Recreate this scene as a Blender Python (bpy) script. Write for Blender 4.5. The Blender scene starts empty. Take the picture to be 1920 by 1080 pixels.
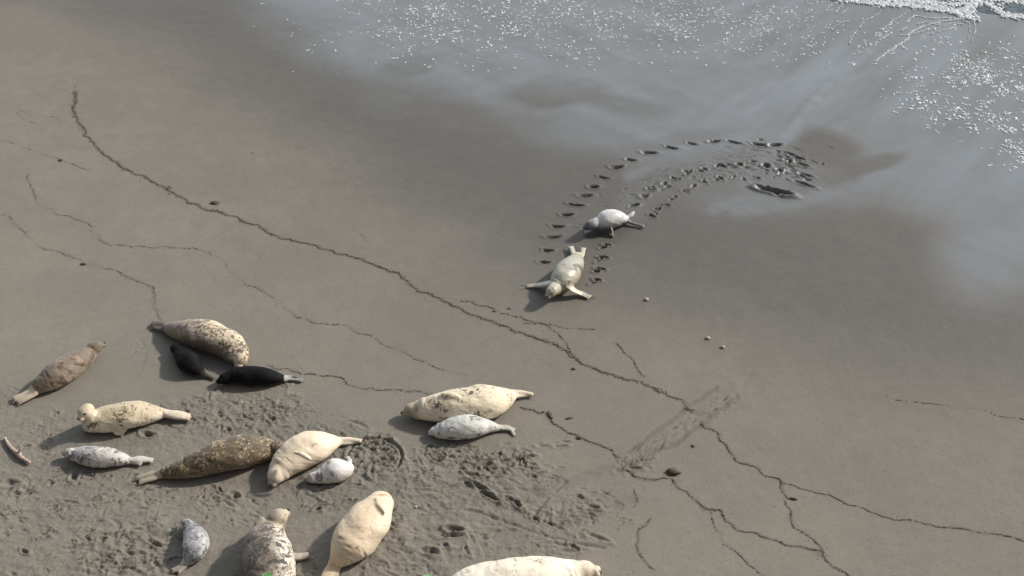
import bpy, math, random
import numpy as np
from mathutils import Vector

random.seed(7)
rng = np.random.default_rng(11)
scene = bpy.context.scene
COL = scene.collection

# ------------------------------------------------------------------ camera, sky, sun, exposure
CAM_H = 10.6; PITCH = math.radians(36.0); VFOV = math.radians(26.0)
cam_data = bpy.data.cameras.new('camera')
cam_data.sensor_fit = 'VERTICAL'; cam_data.angle = VFOV
cam_data.clip_start = 0.05; cam_data.clip_end = 4000
cam = bpy.data.objects.new('camera', cam_data); COL.objects.link(cam)
cam.location = (0, 0, CAM_H); cam.rotation_euler = (math.pi/2 - PITCH, 0, 0)
scene.camera = cam

SUN_DIR = np.array([0.90, 0.40, 0.0]); SUN_DIR /= np.linalg.norm(SUN_DIR)
SUN_EL = math.radians(35)
sv = Vector((SUN_DIR[0]*math.cos(SUN_EL), SUN_DIR[1]*math.cos(SUN_EL), math.sin(SUN_EL)))
world = bpy.data.worlds.new('World'); scene.world = world; world.use_nodes = True
wt = world.node_tree; wt.nodes.clear()
wo = wt.nodes.new('ShaderNodeOutputWorld'); wb = wt.nodes.new('ShaderNodeBackground')
sk = wt.nodes.new('ShaderNodeTexSky'); sk.sky_type = 'NISHITA'; sk.sun_disc = False
sk.sun_elevation = SUN_EL; sk.sun_rotation = math.atan2(SUN_DIR[0], SUN_DIR[1])
sk.air_density = 1.0; sk.dust_density = 2.5; sk.ozone_density = 1.0
hs = wt.nodes.new('ShaderNodeHueSaturation'); hs.inputs['Saturation'].default_value = 0.45
wt.links.new(sk.outputs[0], hs.inputs['Color'])
# unseen broken cloud, added over the sea to brighten the wet sand's sheen
tc = wt.nodes.new('ShaderNodeTexCoord'); cn = wt.nodes.new('ShaderNodeTexNoise'); cn.inputs['Scale'].default_value = 1.6; cn.inputs['Detail'].default_value = 5
cn.inputs['Roughness'].default_value = .55; wt.links.new(tc.outputs['Generated'], cn.inputs['Vector'])
sx = wt.nodes.new('ShaderNodeSeparateXYZ'); wt.links.new(tc.outputs['Generated'], sx.inputs[0])
cr = wt.nodes.new('ShaderNodeMapRange'); cr.interpolation_type = 'SMOOTHSTEP'; wt.links.new(cn.outputs['Fac'], cr.inputs[0]); cr.inputs[1].default_value = .28; cr.inputs[2].default_value = .50
cy_ = wt.nodes.new('ShaderNodeMapRange'); cy_.interpolation_type = 'SMOOTHSTEP'; wt.links.new(sx.outputs['Y'], cy_.inputs[0]); cy_.inputs[1].default_value = .25; cy_.inputs[2].default_value = .75
cm_ = wt.nodes.new('ShaderNodeMath'); cm_.operation = 'MULTIPLY'; wt.links.new(cr.outputs[0], cm_.inputs[0]); wt.links.new(cy_.outputs[0], cm_.inputs[1])
cx_ = wt.nodes.new('ShaderNodeMix'); cx_.data_type = 'RGBA'; wt.links.new(cm_.outputs[0], cx_.inputs[0]); wt.links.new(hs.outputs[0], cx_.inputs[6]); cx_.inputs[7].default_value = (10.6, 12.0, 13.4, 1)
wt.links.new(cx_.outputs[2], wb.inputs['Color'])
wb.inputs['Strength'].default_value = 0.10
wt.links.new(wb.outputs[0], wo.inputs['Surface'])
sd = bpy.data.lights.new('sun', 'SUN'); sd.energy = 4.1; sd.angle = math.radians(3.5); sd.color = (1.0, 0.93, 0.83)
sun = bpy.data.objects.new('sun', sd); COL.objects.link(sun)
sun.rotation_euler = sv.to_track_quat('Z', 'Y').to_euler()
scene.view_settings.view_transform = 'Standard'; scene.view_settings.look = 'None'
scene.view_settings.gamma = 1; scene.view_settings.exposure = 0.0

# ------------------------------------------------------------------ measuring helpers (photo pixel -> point on the beach)
F = 540/math.tan(VFOV/2); SP, CP = math.sin(PITCH), math.cos(PITCH)
def P(px, py, z=0.0):
    a, b = (px-960)/F, (540-py)/F
    d = np.array([a, CP + b*SP, -SP + b*CP])
    t = (z-CAM_H)/d[2]
    return np.array([d[0]*t, d[1]*t, z])
def sc_at(px, py):
    p = P(px, py)
    return F/(p[1]*CP + (CAM_H)*SP)
def to_px(x, y):          # ground point -> photo pixel (for reading off masks)
    zc = y*CP + CAM_H*SP; yc = y*SP - CAM_H*CP
    return 960 + F*x/zc, 540 - F*yc/zc

def tag(o, label=None, cat=None, group=None, kind=None):
    if label: o['label'] = label
    if cat: o['category'] = cat
    if group: o['group'] = group
    if kind: o['kind'] = kind
    return o

def smooth(a, b, x):
    t = np.clip((x-a)/(b-a), 0, 1); return t*t*(3-2*t)
def vnoise(x, y, s, seed=0):
    x = np.asarray(x)/s; y = np.asarray(y)/s
    xi = np.floor(x).astype(np.int64); yi = np.floor(y).astype(np.int64)
    fx = x-xi; fy = y-yi; fx = fx*fx*(3-2*fx); fy = fy*fy*(3-2*fy)
    tab = np.random.default_rng(seed).random((256, 256))
    g = lambda i, j: tab[(xi+i) & 255, (yi+j) & 255]
    return (g(0,0)*(1-fx)+g(1,0)*fx)*(1-fy) + (g(0,1)*(1-fx)+g(1,1)*fx)*fy
def fbm(x, y, s, seed=0, o=4):
    v = 0; a = 0.5; n = 0
    for k in range(o):
        v = v + a*vnoise(x+17.3*k, y-9.1*k, s/2**k, seed+k); n += a; a *= .5
    return v/n
def seg_dist(x, y, pts):
    d = np.full(np.shape(x), 1e9)
    for (ax, ay), (bx, by) in zip(pts[:-1], pts[1:]):
        vx, vy = bx-ax, by-ay; L = vx*vx+vy*vy+1e-12
        t = np.clip(((x-ax)*vx+(y-ay)*vy)/L, 0, 1)
        d = np.minimum(d, np.hypot(x-ax-t*vx, y-ay-t*vy))
    return d
def sdf(x, y, poly):      # >0 inside
    pts = list(poly)+[poly[0]]
    d = seg_dist(x, y, pts); ins = np.zeros(np.shape(x), bool)
    for (ax, ay), (bx, by) in zip(pts[:-1], pts[1:]):
        c = ((ay > y) != (by > y)) & (x < (bx-ax)*(y-ay)/(by-ay+1e-12)+ax)
        ins ^= c
    return np.where(ins, d, -d)
def W(lst): return [tuple(P(a, b)[:2]) for a, b in lst]

def catmull(pts, n):
    pts = np.array(pts, float); m = len(pts)
    e = np.vstack([2*pts[0]-pts[1], pts, 2*pts[-1]-pts[-2]])
    L = np.r_[0, np.cumsum(np.linalg.norm(np.diff(pts[:, :3], axis=0), axis=1))]
    out = []
    for s in np.linspace(0, L[-1], n):
        i = min(max(np.searchsorted(L, s, 'right')-1, 0), m-2)
        t = (s-L[i])/(L[i+1]-L[i]+1e-9)
        p0, p1, p2, p3 = e[i], e[i+1], e[i+2], e[i+3]
        out.append(.5*((2*p1)+(-p0+p2)*t+(2*p0-5*p1+4*p2-p3)*t*t+(-p0+3*p1-3*p2+p3)*t**3))
    return np.array(out)

def mesh_np(name, V, Fc, mat=None, parent=None, smooth_sh=True, attrs=None):
    me = bpy.data.meshes.new(name)
    V = np.asarray(V, np.float32)
    if isinstance(Fc, np.ndarray):
        n, k = Fc.shape
        me.vertices.add(len(V)); me.vertices.foreach_set('co', V.ravel())
        me.loops.add(n*k); me.loops.foreach_set('vertex_index', Fc.astype(np.int32).ravel())
        me.polygons.add(n); me.polygons.foreach_set('loop_start', np.arange(0, n*k, k, dtype=np.int32))
        me.polygons.foreach_set('loop_total', np.full(n, k, np.int32))
        me.update(calc_edges=True); me.validate()
    else:
        me.from_pydata([tuple(v) for v in V], [], Fc); me.update()
    if smooth_sh: me.polygons.foreach_set('use_smooth', np.ones(len(me.polygons), bool))
    if attrs:
        for k, a in attrs.items():
            if a.ndim == 1:
                at = me.attributes.new(k, 'FLOAT', 'POINT'); at.data.foreach_set('value', a.astype(np.float32))
            else:
                at = me.attributes.new(k, 'FLOAT_COLOR', 'POINT'); at.data.foreach_set('color', a.astype(np.float32).ravel())
    if mat: me.materials.append(mat)
    o = bpy.data.objects.new(name, me); COL.objects.link(o)
    if parent: o.parent = parent
    return o

# ------------------------------------------------------------------ materials
class NT:
    def __init__(s, name):
        s.m = bpy.data.materials.new(name); s.m.use_nodes = True
        s.t = s.m.node_tree; s.t.nodes.clear()
        s.out = s.n('ShaderNodeOutputMaterial'); s.b = s.n('ShaderNodeBsdfPrincipled')
        s.l(s.b.outputs[0], s.out.inputs[0])
    def n(s, k, **kw):
        q = s.t.nodes.new(k)
        for a, v in kw.items(): setattr(q, a, v)
        return q
    def l(s, a, b): s.t.links.new(a, b)
    def setv(s, inp, v):
        if hasattr(v, 'is_linked') or hasattr(v, 'links'): s.l(v, inp)
        else:
            if isinstance(v, tuple) and len(v) == 3 and inp.type == 'RGBA': v = (*v, 1)
            inp.default_value = v
    def attr(s, name, out='Fac'):
        q = s.n('ShaderNodeAttribute'); q.attribute_name = name; return q.outputs[out]
    def sep(s, c):
        q = s.n('ShaderNodeSeparateColor'); s.l(c, q.inputs[0]); return q.outputs
    def noise(s, scale, detail=3, rough=.5, vec=None, dist=0, out='Fac'):
        q = s.n('ShaderNodeTexNoise'); q.inputs['Scale'].default_value = scale
        q.inputs['Detail'].default_value = detail; q.inputs['Roughness'].default_value = rough
        q.inputs['Distortion'].default_value = dist
        if vec is None: vec = s.n('ShaderNodeTexCoord').outputs['Object']
        s.l(vec, q.inputs['Vector']); return q.outputs[out]
    def mapr(s, v, a, b, c=0., d=1., sm=True):
        q = s.n('ShaderNodeMapRange'); 
        if sm: q.interpolation_type = 'SMOOTHSTEP'
        s.l(v, q.inputs[0]); q.inputs[1].default_value = a; q.inputs[2].default_value = b
        s.setv(q.inputs[3], c); s.setv(q.inputs[4], d); return q.outputs[0]
    def math(s, op, a, b=0.):
        q = s.n('ShaderNodeMath'); q.operation = op; s.setv(q.inputs[0], a); s.setv(q.inputs[1], b); return q.outputs[0]
    def mix(s, f, a, b, mode='MIX'):
        q = s.n('ShaderNodeMix'); q.data_type = 'RGBA'; q.blend_type = mode
        s.setv(q.inputs[0], f); s.setv(q.inputs[6], a); s.setv(q.inputs[7], b); return q.outputs[2]
    def bump(s, h, strength, dist, prev=None):
        q = s.n('ShaderNodeBump'); s.setv(q.inputs['Strength'], strength); q.inputs['Distance'].default_value = dist
        s.l(h, q.inputs['Height'])
        if prev: s.l(prev, q.inputs['Normal'])
        return q.outputs[0]
    def set(s, **kw):
        for k, v in kw.items(): s.setv(s.b.inputs[k.replace('_', ' ')], v)

def mat_sand():
    m = NT('sand'); c = m.sep(m.attr('wet', 'Color')); damp, film, churn = c[0], c[1], c[2]
    big = m.noise(0.5, 4, .55); mid = m.noise(5, 5, .6); fine = m.noise(130, 3, .7); hue = m.noise(2.6, 3, .6, dist=.4)
    dry = m.mix(m.mapr(big, .35, .65), (.232, .208, .174), (.205, .187, .158))
    dry = m.mix(m.math('MULTIPLY', m.mapr(hue, .4, .62), .5), dry, (.200, .190, .156))
    wet = m.mix(m.mapr(hue, .35, .65), (.096, .088, .079), (.090, .085, .077))
    col = m.mix(damp, dry, wet)
    col = m.mix(m.math('MULTIPLY', m.attr('weed'), m.mapr(mid, .3, .6, .45, 1.)), col, (.075, .064, .047))
    col = m.mix(film, col, (.100, .103, .105))
    # dark waterlogged sand that has been turned over
    col = m.mix(m.math('MULTIPLY', churn, m.mapr(mid, .48, .66, 0., .32)), col, (.115, .106, .090))
    g = m.mapr(fine, .2, .8, .84, 1.16, False)
    g = m.math('MULTIPLY', g, m.mapr(m.noise(34, 3, .75), .25, .75, .86, 1.14, False))
    g = m.math('MULTIPLY', g, m.mapr(mid, .2, .8, .94, 1.06, False))
    q = m.n('ShaderNodeVectorMath', operation='SCALE'); m.l(col, q.inputs[0]); m.l(g, q.inputs['Scale'])
    sp = m.n('ShaderNodeTexVoronoi'); sp.inputs['Scale'].default_value = 9
    m.l(m.n('ShaderNodeTexCoord').outputs['Object'], sp.inputs['Vector'])
    fl = m.math('MULTIPLY', m.mapr(sp.outputs['Distance'], .04, .10, 1., 0.), m.mapr(m.noise(1.7, 2), .5, .62, 0., .35))
    fl = m.math('MULTIPLY', fl, m.math('SUBTRACT', 1., damp))
    m.set(Base_Color=m.mix(fl, q.outputs[0], (.09, .08, .065)))
    r = m.mapr(damp, 0., 1., .92, .62, False)
    fn = m.noise(1.2, 4, .6)
    r2 = m.mapr(fn, .3, .7, .22, .34)
    rr = m.n('ShaderNodeMix'); rr.data_type = 'FLOAT'; m.l(film, rr.inputs[0]); m.l(r, rr.inputs[2]); m.l(r2, rr.inputs[3])
    m.set(Roughness=rr.outputs[0], IOR=m.mapr(film, 0., 1., 1.40, 2.0, False))
    inv = m.math('SUBTRACT', 1., film)
    b1 = m.bump(m.noise(60, 4, .65), m.math('MULTIPLY', inv, .35), .004)
    b2 = m.bump(m.noise(9, 4, .6), m.math('ADD', m.math('MULTIPLY', churn, .7), m.math('MULTIPLY', inv, .12)), .03, b1)
    m.set(Normal=b2)
    return m.m
def mat_simple(name, c1, c2, scale=30, rough=.7, bumpd=.003, bs=.4, **kw):
    m = NT(name); n = m.noise(scale, 4, .6)
    m.set(Base_Color=m.mix(m.mapr(n, .35, .65), c1, c2), Roughness=rough, Normal=m.bump(m.noise(scale*2, 3), bs, bumpd), **kw)
    return m.m
M_SAND = mat_sand()
M_DEBRIS = mat_simple('dark_weed', (.040, .033, .024), (.105, .088, .064), 60, .75)
M_DEBRIS2 = mat_simple('faded_weed', (.07, .06, .043), (.13, .115, .085), 60, .8)
M_FOAM = mat_simple('foam', (.68, .70, .71), (.42, .44, .46), 40, .45, .006, .5)
M_BUB = mat_simple('bubble_froth', (.70, .72, .74), (.42, .44, .46), 25, .30, .004, .4)
M_DRIFT = mat_simple('driftwood', (.52, .42, .35), (.34, .25, .20), 40, .8)
M_SHELL = mat_simple('shell', (.42, .39, .35), (.25, .23, .20), 60, .5)
M_STONE = mat_simple('stone', (.16, .14, .12), (.08, .07, .06), 50, .7)
M_EYE = mat_simple('eye', (.006, .005, .005), (.012, .010, .009), 20, .12, .001, .0)
M_NOSE = mat_simple('nose_skin', (.02, .017, .016), (.04, .034, .03), 80, .35)
M_LEAF = mat_simple('green_leaf', (.05, .16, .035), (.10, .26, .06), 60, .5)
M_ROCK = mat_simple('cliff_rock', (.17, .14, .11), (.10, .085, .065), 1.2, .9, .25, .8)
def mat_sea():
    m = NT('sea_water'); n1 = m.noise(1.2, 5, .6); n2 = m.noise(6, 4, .6)
    foamy = m.mapr(m.noise(.35, 6, .62, dist=.8), .56, .64)
    m.set(Base_Color=m.mix(foamy, (.045, .062, .066), (.6, .62, .63)), Roughness=m.mapr(foamy, 0., 1., .12, .6), IOR=1.34,
          Normal=m.bump(n2, .35, .06, m.bump(n1, .6, .25)))
    return m.m

def mat_seal(name, back, belly, spot=None, spot_scale=14, spot_amt=.5, spot2=None, head=None, flip=None, rough=.62, flank=None, tail=None, head_t=.13):
    """Fur: back/belly by the body's own dorsal side, blotches, and head/flipper tints."""
    m = NT(name); dors = m.attr('dors'); t = m.attr('along'); fl = m.attr('flip'); bc = m.attr('bodyco', 'Vector')
    wob = m.noise(7, 4, .6, bc)
    dd = m.math('ADD', dors, m.mapr(wob, .2, .8, -.45, .45, False))
    col = m.mix(m.mapr(dd, -.35, .45), belly, back)
    if flank: col = m.mix(m.mapr(m.math('ABSOLUTE', dd), .0, .45, .75, 0.), col, flank)
    mp = m.n('ShaderNodeMapping'); mp.inputs['Scale'].default_value = (1, 1, 1); m.l(bc, mp.inputs[0])
    if spot:
        n = m.noise(spot_scale, 4, .66, mp.outputs[0], .7)
        n = m.math('ADD', n, m.mapr(m.noise(spot_scale*.22, 2, .5, mp.outputs[0]), .3, .7, -.09, .09, False))
        lo = .64 - .22*spot_amt
        col = m.mix(m.mapr(n, lo, lo+.085), col, spot)
    if spot2:
        n = m.noise(spot_scale*1.5, 3, .6, mp.outputs[0], .4)
        n3 = m.noise(spot_scale*.3, 2, .5, mp.outputs[0])
        f = m.math('MULTIPLY', m.mapr(n, .50, .58), m.mapr(n3, .42, .55))
        col = m.mix(f, col, spot2)
    if tail: col = m.mix(m.mapr(t, .55, .85, 0., .85), col, tail)
    if head: col = m.mix(m.mapr(t, .02, head_t, .85, 0.), col, head)
    if flip: col = m.mix(m.mapr(fl, .2, .8, 0., .85), col, flip)
    col = m.mix(m.mapr(m.noise(3.2, 4, .6, bc), .42, .66, 0., .38), col, m.mix(1., col, (.66, .60, .54), 'MULTIPLY'))
    col = m.mix(m.mapr(m.noise(38, 4, .7, bc), .56, .70, 0., .45), col, m.mix(1., col, (.58, .53, .47), 'MULTIPLY'))
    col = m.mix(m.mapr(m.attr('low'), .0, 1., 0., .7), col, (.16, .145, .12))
    g = m.noise(90, 3, .7, bc)
    q = m.n('ShaderNodeVectorMath', operation='SCALE'); m.l(col, q.inputs[0]); m.l(m.mapr(g, .2, .8, .80, 1.16, False), q.inputs['Scale'])
    m.set(Base_Color=q.outputs[0], Roughness=rough, Specular_IOR_Level=.1 if rough > .65 else .5, Sheen_Weight=.12 if .55 < rough < .65 else 0., Sheen_Roughness=.5)
    b = m.bump(g, .3, .004); b = m.bump(m.noise(16, 3, .5, bc), .25, .02, b)
    m.set(Normal=b)
    return m.m

# dark weed lines, as measured in the photo: label, course, width, density
lines = [
 ('longest dark wrack line curving from the upper left down across the dry sand', [(142,170),(137,190),(138,210),(145,235),(165,262),(200,290),(235,317),(262,328),(300,345),(318,357),(350,375),(400,395),(450,412),(520,437),(600,465),(660,484),(720,503),(745,515),(790,545),(850,573),(900,595),(960,620),(1012,638),(1050,652),(1075,668),(1110,684),(1150,700),(1210,722),(1235,735),(1275,755),(1278,768),(1300,772)], 4.2, 1.),
 ('short weed line running beside the long wrack line at its middle', [(860,566),(900,572),(960,590),(1010,607),(1040,625),(1070,655),(1100,680)], 2.6, .75),
 ('faint straight weed line above the branching of the long wrack line', [(980,604),(1060,616),(1115,618)], 2.2, .6),
 ('thin slanting weed line pointing down to the long wrack line', [(1160,640),(1175,655),(1190,672),(1200,690),(1206,706)], 2.4, .8),
 ('wavy thin weed line crossing the sand above the spotted seal', [(55,325),(65,360),(75,385),(110,400),(150,408),(175,425),(178,440),(205,460),(260,463),(370,467),(400,480),(430,500),(460,530),(510,562),(570,595),(640,612),(700,635),(750,660),(810,685),(880,708)], 2.8, .56),
 ('broken weed line from the left edge ending at the spotted seal tail', [(0,402),(20,418),(45,440),(75,465),(100,472),(155,495),(220,515),(270,532),(292,542),(290,560),(287,580),(302,602)], 3.4, .52),
 ('faint double weed line at the far left joining the bend of the long wrack line', [(0,190),(40,210),(100,222),(150,245)], 2.4, .4),
 ('lower strand of faint weed meeting the long wrack line at the left', [(0,200),(60,228),(110,236),(150,248)], 2., .3),
 ('thin weed line with a dark clump near the left edge', [(0,262),(50,280),(115,300),(145,310),(180,317)], 2., .45),
 ('weed line between the black pup and the cream seal with her pale pup', [(500,686),(590,703),(640,707),(665,722),(700,729),(750,733),(815,738)], 2.8, .75),
 ('dark crooked weed line starting right of the cream seal tail', [(975,760),(1000,772),(1027,775),(1035,790),(1035,800),(1050,805),(1080,823),(1120,838),(1150,852),(1170,858)], 4., .95),
 ('dark weed line running to the bottom edge right of the seals', [(1180,875),(1196,890),(1210,893),(1250,900),(1258,905),(1275,922),(1310,945),(1345,955),(1370,975),(1400,995),(1450,1012),(1530,1032),(1545,1045),(1560,1062),(1600,1084)], 3.6, .95),
 ('bold crooked weed line below the crossing drag marks', [(1310,790),(1340,815),(1370,850),(1385,865),(1430,890),(1465,905),(1475,925),(1490,935)], 3.6, .95),
 ('short weed line dropping to join two others near the bottom right', [(1472,938),(1480,965),(1487,985),(1520,1010),(1532,1020),(1545,1040)], 3., .85),
 ('thin weed line trailing off to the lower right edge', [(1475,908),(1510,915),(1560,930),(1600,945),(1680,970),(1760,985),(1850,1000),(1935,1018)], 2.6, .8),
 ('faint thin weed line curling to the bottom edge', [(1325,950),(1345,985),(1355,1010),(1370,1030),(1400,1055),(1450,1080)], 2.2, .7),
 ('small curved weed line right of the cream seal at the bottom edge', [(1228,970),(1205,995),(1193,1020),(1200,1045),(1228,1072)], 3., .75),
 ('faint broken weed line at the right edge where damp sand begins', [(1640,740),(1700,750),(1770,760),(1812,768),(1870,780),(1935,792)], 2.2, .45),
 ('weed smudge beside the two white shells', [(1368,690),(1390,696),(1420,700)], 5., .35),
 ('faint weed fleck trail in the upper left sand', [(470,282),(520,305),(552,332)], 1.8, .35),
 ('faint weed fleck trail above the long wrack line', [(655,432),(675,442),(692,460)], 1.8, .4),
 ('short upright weed scrap left of the long curved scrape', [(1190,915),(1196,930),(1194,948)], 2.2, .6),
 ('small weed line between the crossing drag marks', [(1278,768),(1300,778),(1325,772)], 2.6, .6),
]

# ------------------------------------------------------------------ the beach
film_poly = W([(380,-60),(470,40),(560,105),(640,150),(740,190),(860,218),(960,262),(1050,300),(1130,305),(1200,345),(1290,400),(1400,410),(1520,400),
               (1640,385),(1730,430),(1800,500),(1930,590),(2300,800),(3200,400),(3200,-200),(1500,-330),(300,-260)])
damp_poly = W([(-500,-160),(-250,-40),(60,20),(270,110),(440,215),(640,365),(880,530),(1100,600),(1350,670),(1600,735),(1920,790),(2400,900),(3300,900),(3300,-200),(1500,-330),(-500,-330)])
churn_poly = W([(-200,700),(0,705),(60,765),(180,745),(300,735),(420,735),(560,730),(620,770),(700,790),(790,845),(830,830),(960,815),(1020,850),(1100,900),(1185,880),
                (1180,960),(1130,1020),(1100,1100),(900,1400),(-500,1400)])
shore_px = [(300,-190),(900,-120),(1300,-45),(1540,-5),(1600,2),(1660,7),(1720,12),(1780,19),(1812,26),(1836,7),(1852,8),(1880,26),(1925,36),(2100,60),(2500,110)]
shore = W(shore_px)
shore_w = [(-60., 62.)] + shore + [(60., 18.)]

def axis(parts):
    out = [parts[0][0]]
    for a, b, s in parts:
        n = max(1, int(round((b-a)/s))); out += list(np.linspace(a, b, n+1)[1:])
    return np.array(out)
def grow(a, s0, f, end):
    out = []; s = s0; x = a
    while abs(x) < end: x += s; s *= f; out.append(x)
    return out
core_x = axis([(-12, -8.6, .032), (-8.6, 8.8, .0165), (8.8, 12.5, .03)])
core_y = axis([(8.2, 17.0, .0165), (17.0, 27, .026)])
gx = np.r_[grow(-12, -.06, 1.35, 1500)[::-1], core_x, grow(12.5, .06, 1.35, 1500)]
gy = np.r_[grow(8.2, -.06, 1.35, 1500)[::-1], core_y, grow(27, .06, 1.35, 1500)]
GX, GY = np.meshgrid(gx, gy)
H = np.zeros_like(GX)
i0, i1 = np.searchsorted(gx, -12), np.searchsorted(gx, 12.5)
j0, j1 = np.searchsorted(gy, 8.2), np.searchsorted(gy, 27)
X = GX[j0:j1, i0:i1]; Y = GY[j0:j1, i0:i1]
def base_z(x, y):
    return .05*(fbm(x, y, 4.5, 3, 3)-.5) + .022*(fbm(x, y, 1.3, 8, 3)-.5)
sea_poly = shore_w + [(1600., 18.), (1600., 1600.), (-1600., 1600.), (-1600., 62.)]
dsea = sdf(GX, GY, sea_poly)
fade = smooth(-.4, -2.5, dsea)
H[:] = base_z(GX, GY)*np.where(dsea > -2.5, fade, 1)
H -= np.where(dsea > 0, np.minimum(dsea*.05, 3), 0)
h = np.zeros_like(X)

U, Vv = to_px(X, Y)
sd_f = sdf(X, Y, film_poly); sd_d = sdf(X, Y, damp_poly)
nf = fbm(X*.7+Y*.5, Y*1.2, 1.6, 21, 5)-.5
film = smooth(-.5, 1.5, sd_f + 1.7*nf + .1)
damp = .30*smooth(-6.5, .3, sd_d+.6*nf)+.62*smooth(-1.0, 2.2, sd_d + 1.1*nf)
# low sandy humps that drain first and so stand out of the sheen
def ell(px, py, rx, ry, ang=0):
    c, s = math.cos(ang), math.sin(ang); a = U-px; b = Vv-py + 14*(vnoise(X, Y, .6, 51)-.5)
    return np.hypot((a*c+b*s)/rx, (-a*s+b*c)/ry)
for (px, py, rx, ry, an, k) in [(1040,172,105,32,-.05,.85),(1545,278,85,38,.25,1.),(1640,308,75,17,-.28,.85),(770,122,70,20,-.3,.5),(1180,195,110,22,.15,.4),
                                (1280,262,130,16,-.12,.35),(1580,325,60,24,-.2,.7),(1520,195,80,14,-.75,.35),(1740,250,90,12,-.25,.2),(1630,110,70,10,-.7,.25)]:
    q = smooth(1.25, .45, ell(px, py, rx, ry, an)); film *= 1-k*q
kr = smooth(1150, 1450, U)
streak = fbm(X+Y, (Y-X)*.25, .5, 33, 4)*(1-kr) + kr*fbm((X*1.0-Y*.75), (X+Y)*.16, .55, 37, 4)
film *= .46+.18*kr*(streak-.5)*2.4+.48*streak
# channels of film
chn = .6+.7*fbm((X+Y)*1.0, (Y-X)*.2, .25, 35, 4)
for (pl, w, k) in [([(1800,330),(1950,300)], 20, .8), ([(1560,150),(1640,90),(1700,60)], 12, .7), ([(1180,330),(1300,285),(1440,285)], 12, .5), ([(1850,470),(1960,430)], 80, .85), ([(700,60),(1000,110),(1400,130)], 60, .72), ([(900,170),(1000,130)], 25, .7), ([(1400,370),(1340,390)], 14, .6),([(1380,395),(1470,385),(1580,360),(1700,335),(1800,320)], 15, .62), ([(1395,345),(1440,290),(1490,240),(1560,150),(1640,90)], 16, .9),
                   ([(1190,380),(1230,345),(1330,305),(1420,300)], 26, .55)]:
    d = seg_dist(U, Vv, pl); film = np.maximum(film, k*smooth(w*1.9, w*.1, d)*np.clip(chn, 0, 1.05))
film = np.clip(film, 0, 1)
trkz = smooth(60, 30, seg_dist(U, Vv, [(1210,380),(1330,325),(1420,312),(1490,320)]))
film *= 1-.45*trkz
churn = smooth(-.15, .5, sdf(X, Y, churn_poly)+.9*(fbm(X, Y, .8, 44, 3)-.5))

def window(cx, cy, R):
    a, b = np.searchsorted(X[0], cx-R), np.searchsorted(X[0], cx+R)
    c, d = np.searchsorted(Y[:, 0], cy-R), np.searchsorted(Y[:, 0], cy+R)
    return slice(c, d), slice(a, b)
def dent(cx, cy, rx, ry, ang, depth, rim=.35, sharp=2.2, bend=0.):
    w = window(cx, cy, max(rx, ry)*2.4)
    x = X[w]-cx; y = Y[w]-cy; c, s = math.cos(ang), math.sin(ang)
    a = (x*c+y*s)/rx; b = (-x*s+y*c)/ry + bend*a*a
    q = np.hypot(a, b)
    h[w] += -depth*np.exp(-q**sharp*1.1) + depth*rim*np.exp(-((q-1.55)/.38)**2)
def dentp(px, py, lpx, wpx, angdeg, depth, **kw):
    """a mark measured in the photo: lpx long, wpx deep, turned by angdeg on the ground"""
    c = P(px, py); s = sc_at(px, py)
    k = .62+.38*abs(math.sin(math.radians(angdeg)))
    kw.setdefault('sharp', 3.2)
    dent(c[0], c[1], lpx/s/2*.86*(1+.5*abs(math.sin(math.radians(angdeg)))*.6), wpx/s/2*.80/k, math.radians(angdeg), depth, **kw)

# flipper prints of the two seals that came up the beach
trk = [(1020,492),(1027,470),(1037,445),(1045,425),(1063,403),(1079,384),(1097,366),(1112,350),(1130,333),(1156,314),(1182,300),(1217,287),(1258,278),(1296,270),(1339,266),(1376,268),(1423,273),(1452,274)]
for k, (a, b) in enumerate(trk): dentp(a, b, random.uniform(19, 29), random.uniform(5.5, 8.5), random.uniform(-30, 10), random.uniform(.05, .08), bend=random.uniform(-.6, 0), rim=.22); dentp(a+random.uniform(-10, 10), b+random.uniform(-3, 4), random.uniform(6, 12), random.uniform(2, 4), random.uniform(-60, 60), .02)
for k, (a, b) in enumerate([(1134,462),(1127,485),(1122,507),(1116,527)]):
    dentp(a+3, b-2, random.uniform(14, 19), 6, random.uniform(-30, 10), .06); dentp(a-4, b+3, random.uniform(12, 18), 5.5, random.uniform(-10, 40), .055)
for (a, b) in [(1190,385),(1207,368),(1220,355),(1245,345),(1262,335),(1290,325),(1320,318),(1345,312),(1365,310),(1385,310),(1410,305),(1435,312),(1460,320),(1480,305),(1500,330)]:
    dentp(a, b, random.uniform(10, 17), random.uniform(5, 9), random.uniform(-60, 60), random.uniform(.035, .07)); dentp(a+random.uniform(-9,9), b+random.uniform(-5,5), 12, 6, random.uniform(-60, 60), .03)
for (a, b) in [(1222,405),(1235,393),(1250,385),(1265,370),(1285,360),(1300,350),(1320,342),(1350,335),(1375,333),(1395,338),(1420,335)]:
    dentp(a, b, random.uniform(9, 16), random.uniform(4, 8), random.uniform(-60, 60), random.uniform(.03, .05)); dentp(a+random.uniform(-8,8), b+random.uniform(-5,5), 10, 5, random.uniform(-60, 60), .022)
for k in range(46):
    a = random.gauss(1462, 34); b = random.gauss(316, 20); dentp(a, b, random.uniform(8, 24), random.uniform(2.5, 6), random.uniform(-50, 20), random.uniform(.015, .035), rim=.15)
for (a, b) in [(1480,290),(1492,297),(1503,310),(1510,330),(1500,345),(1515,350)]: dentp(a, b, 26, 7, -35, .04)
dentp(1450, 361, 56, 13, -24, .13, rim=.3, sharp=4); dentp(1424, 351, 26, 8, -30, .06); dentp(1478, 367, 22, 8, 10, .05)
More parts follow.
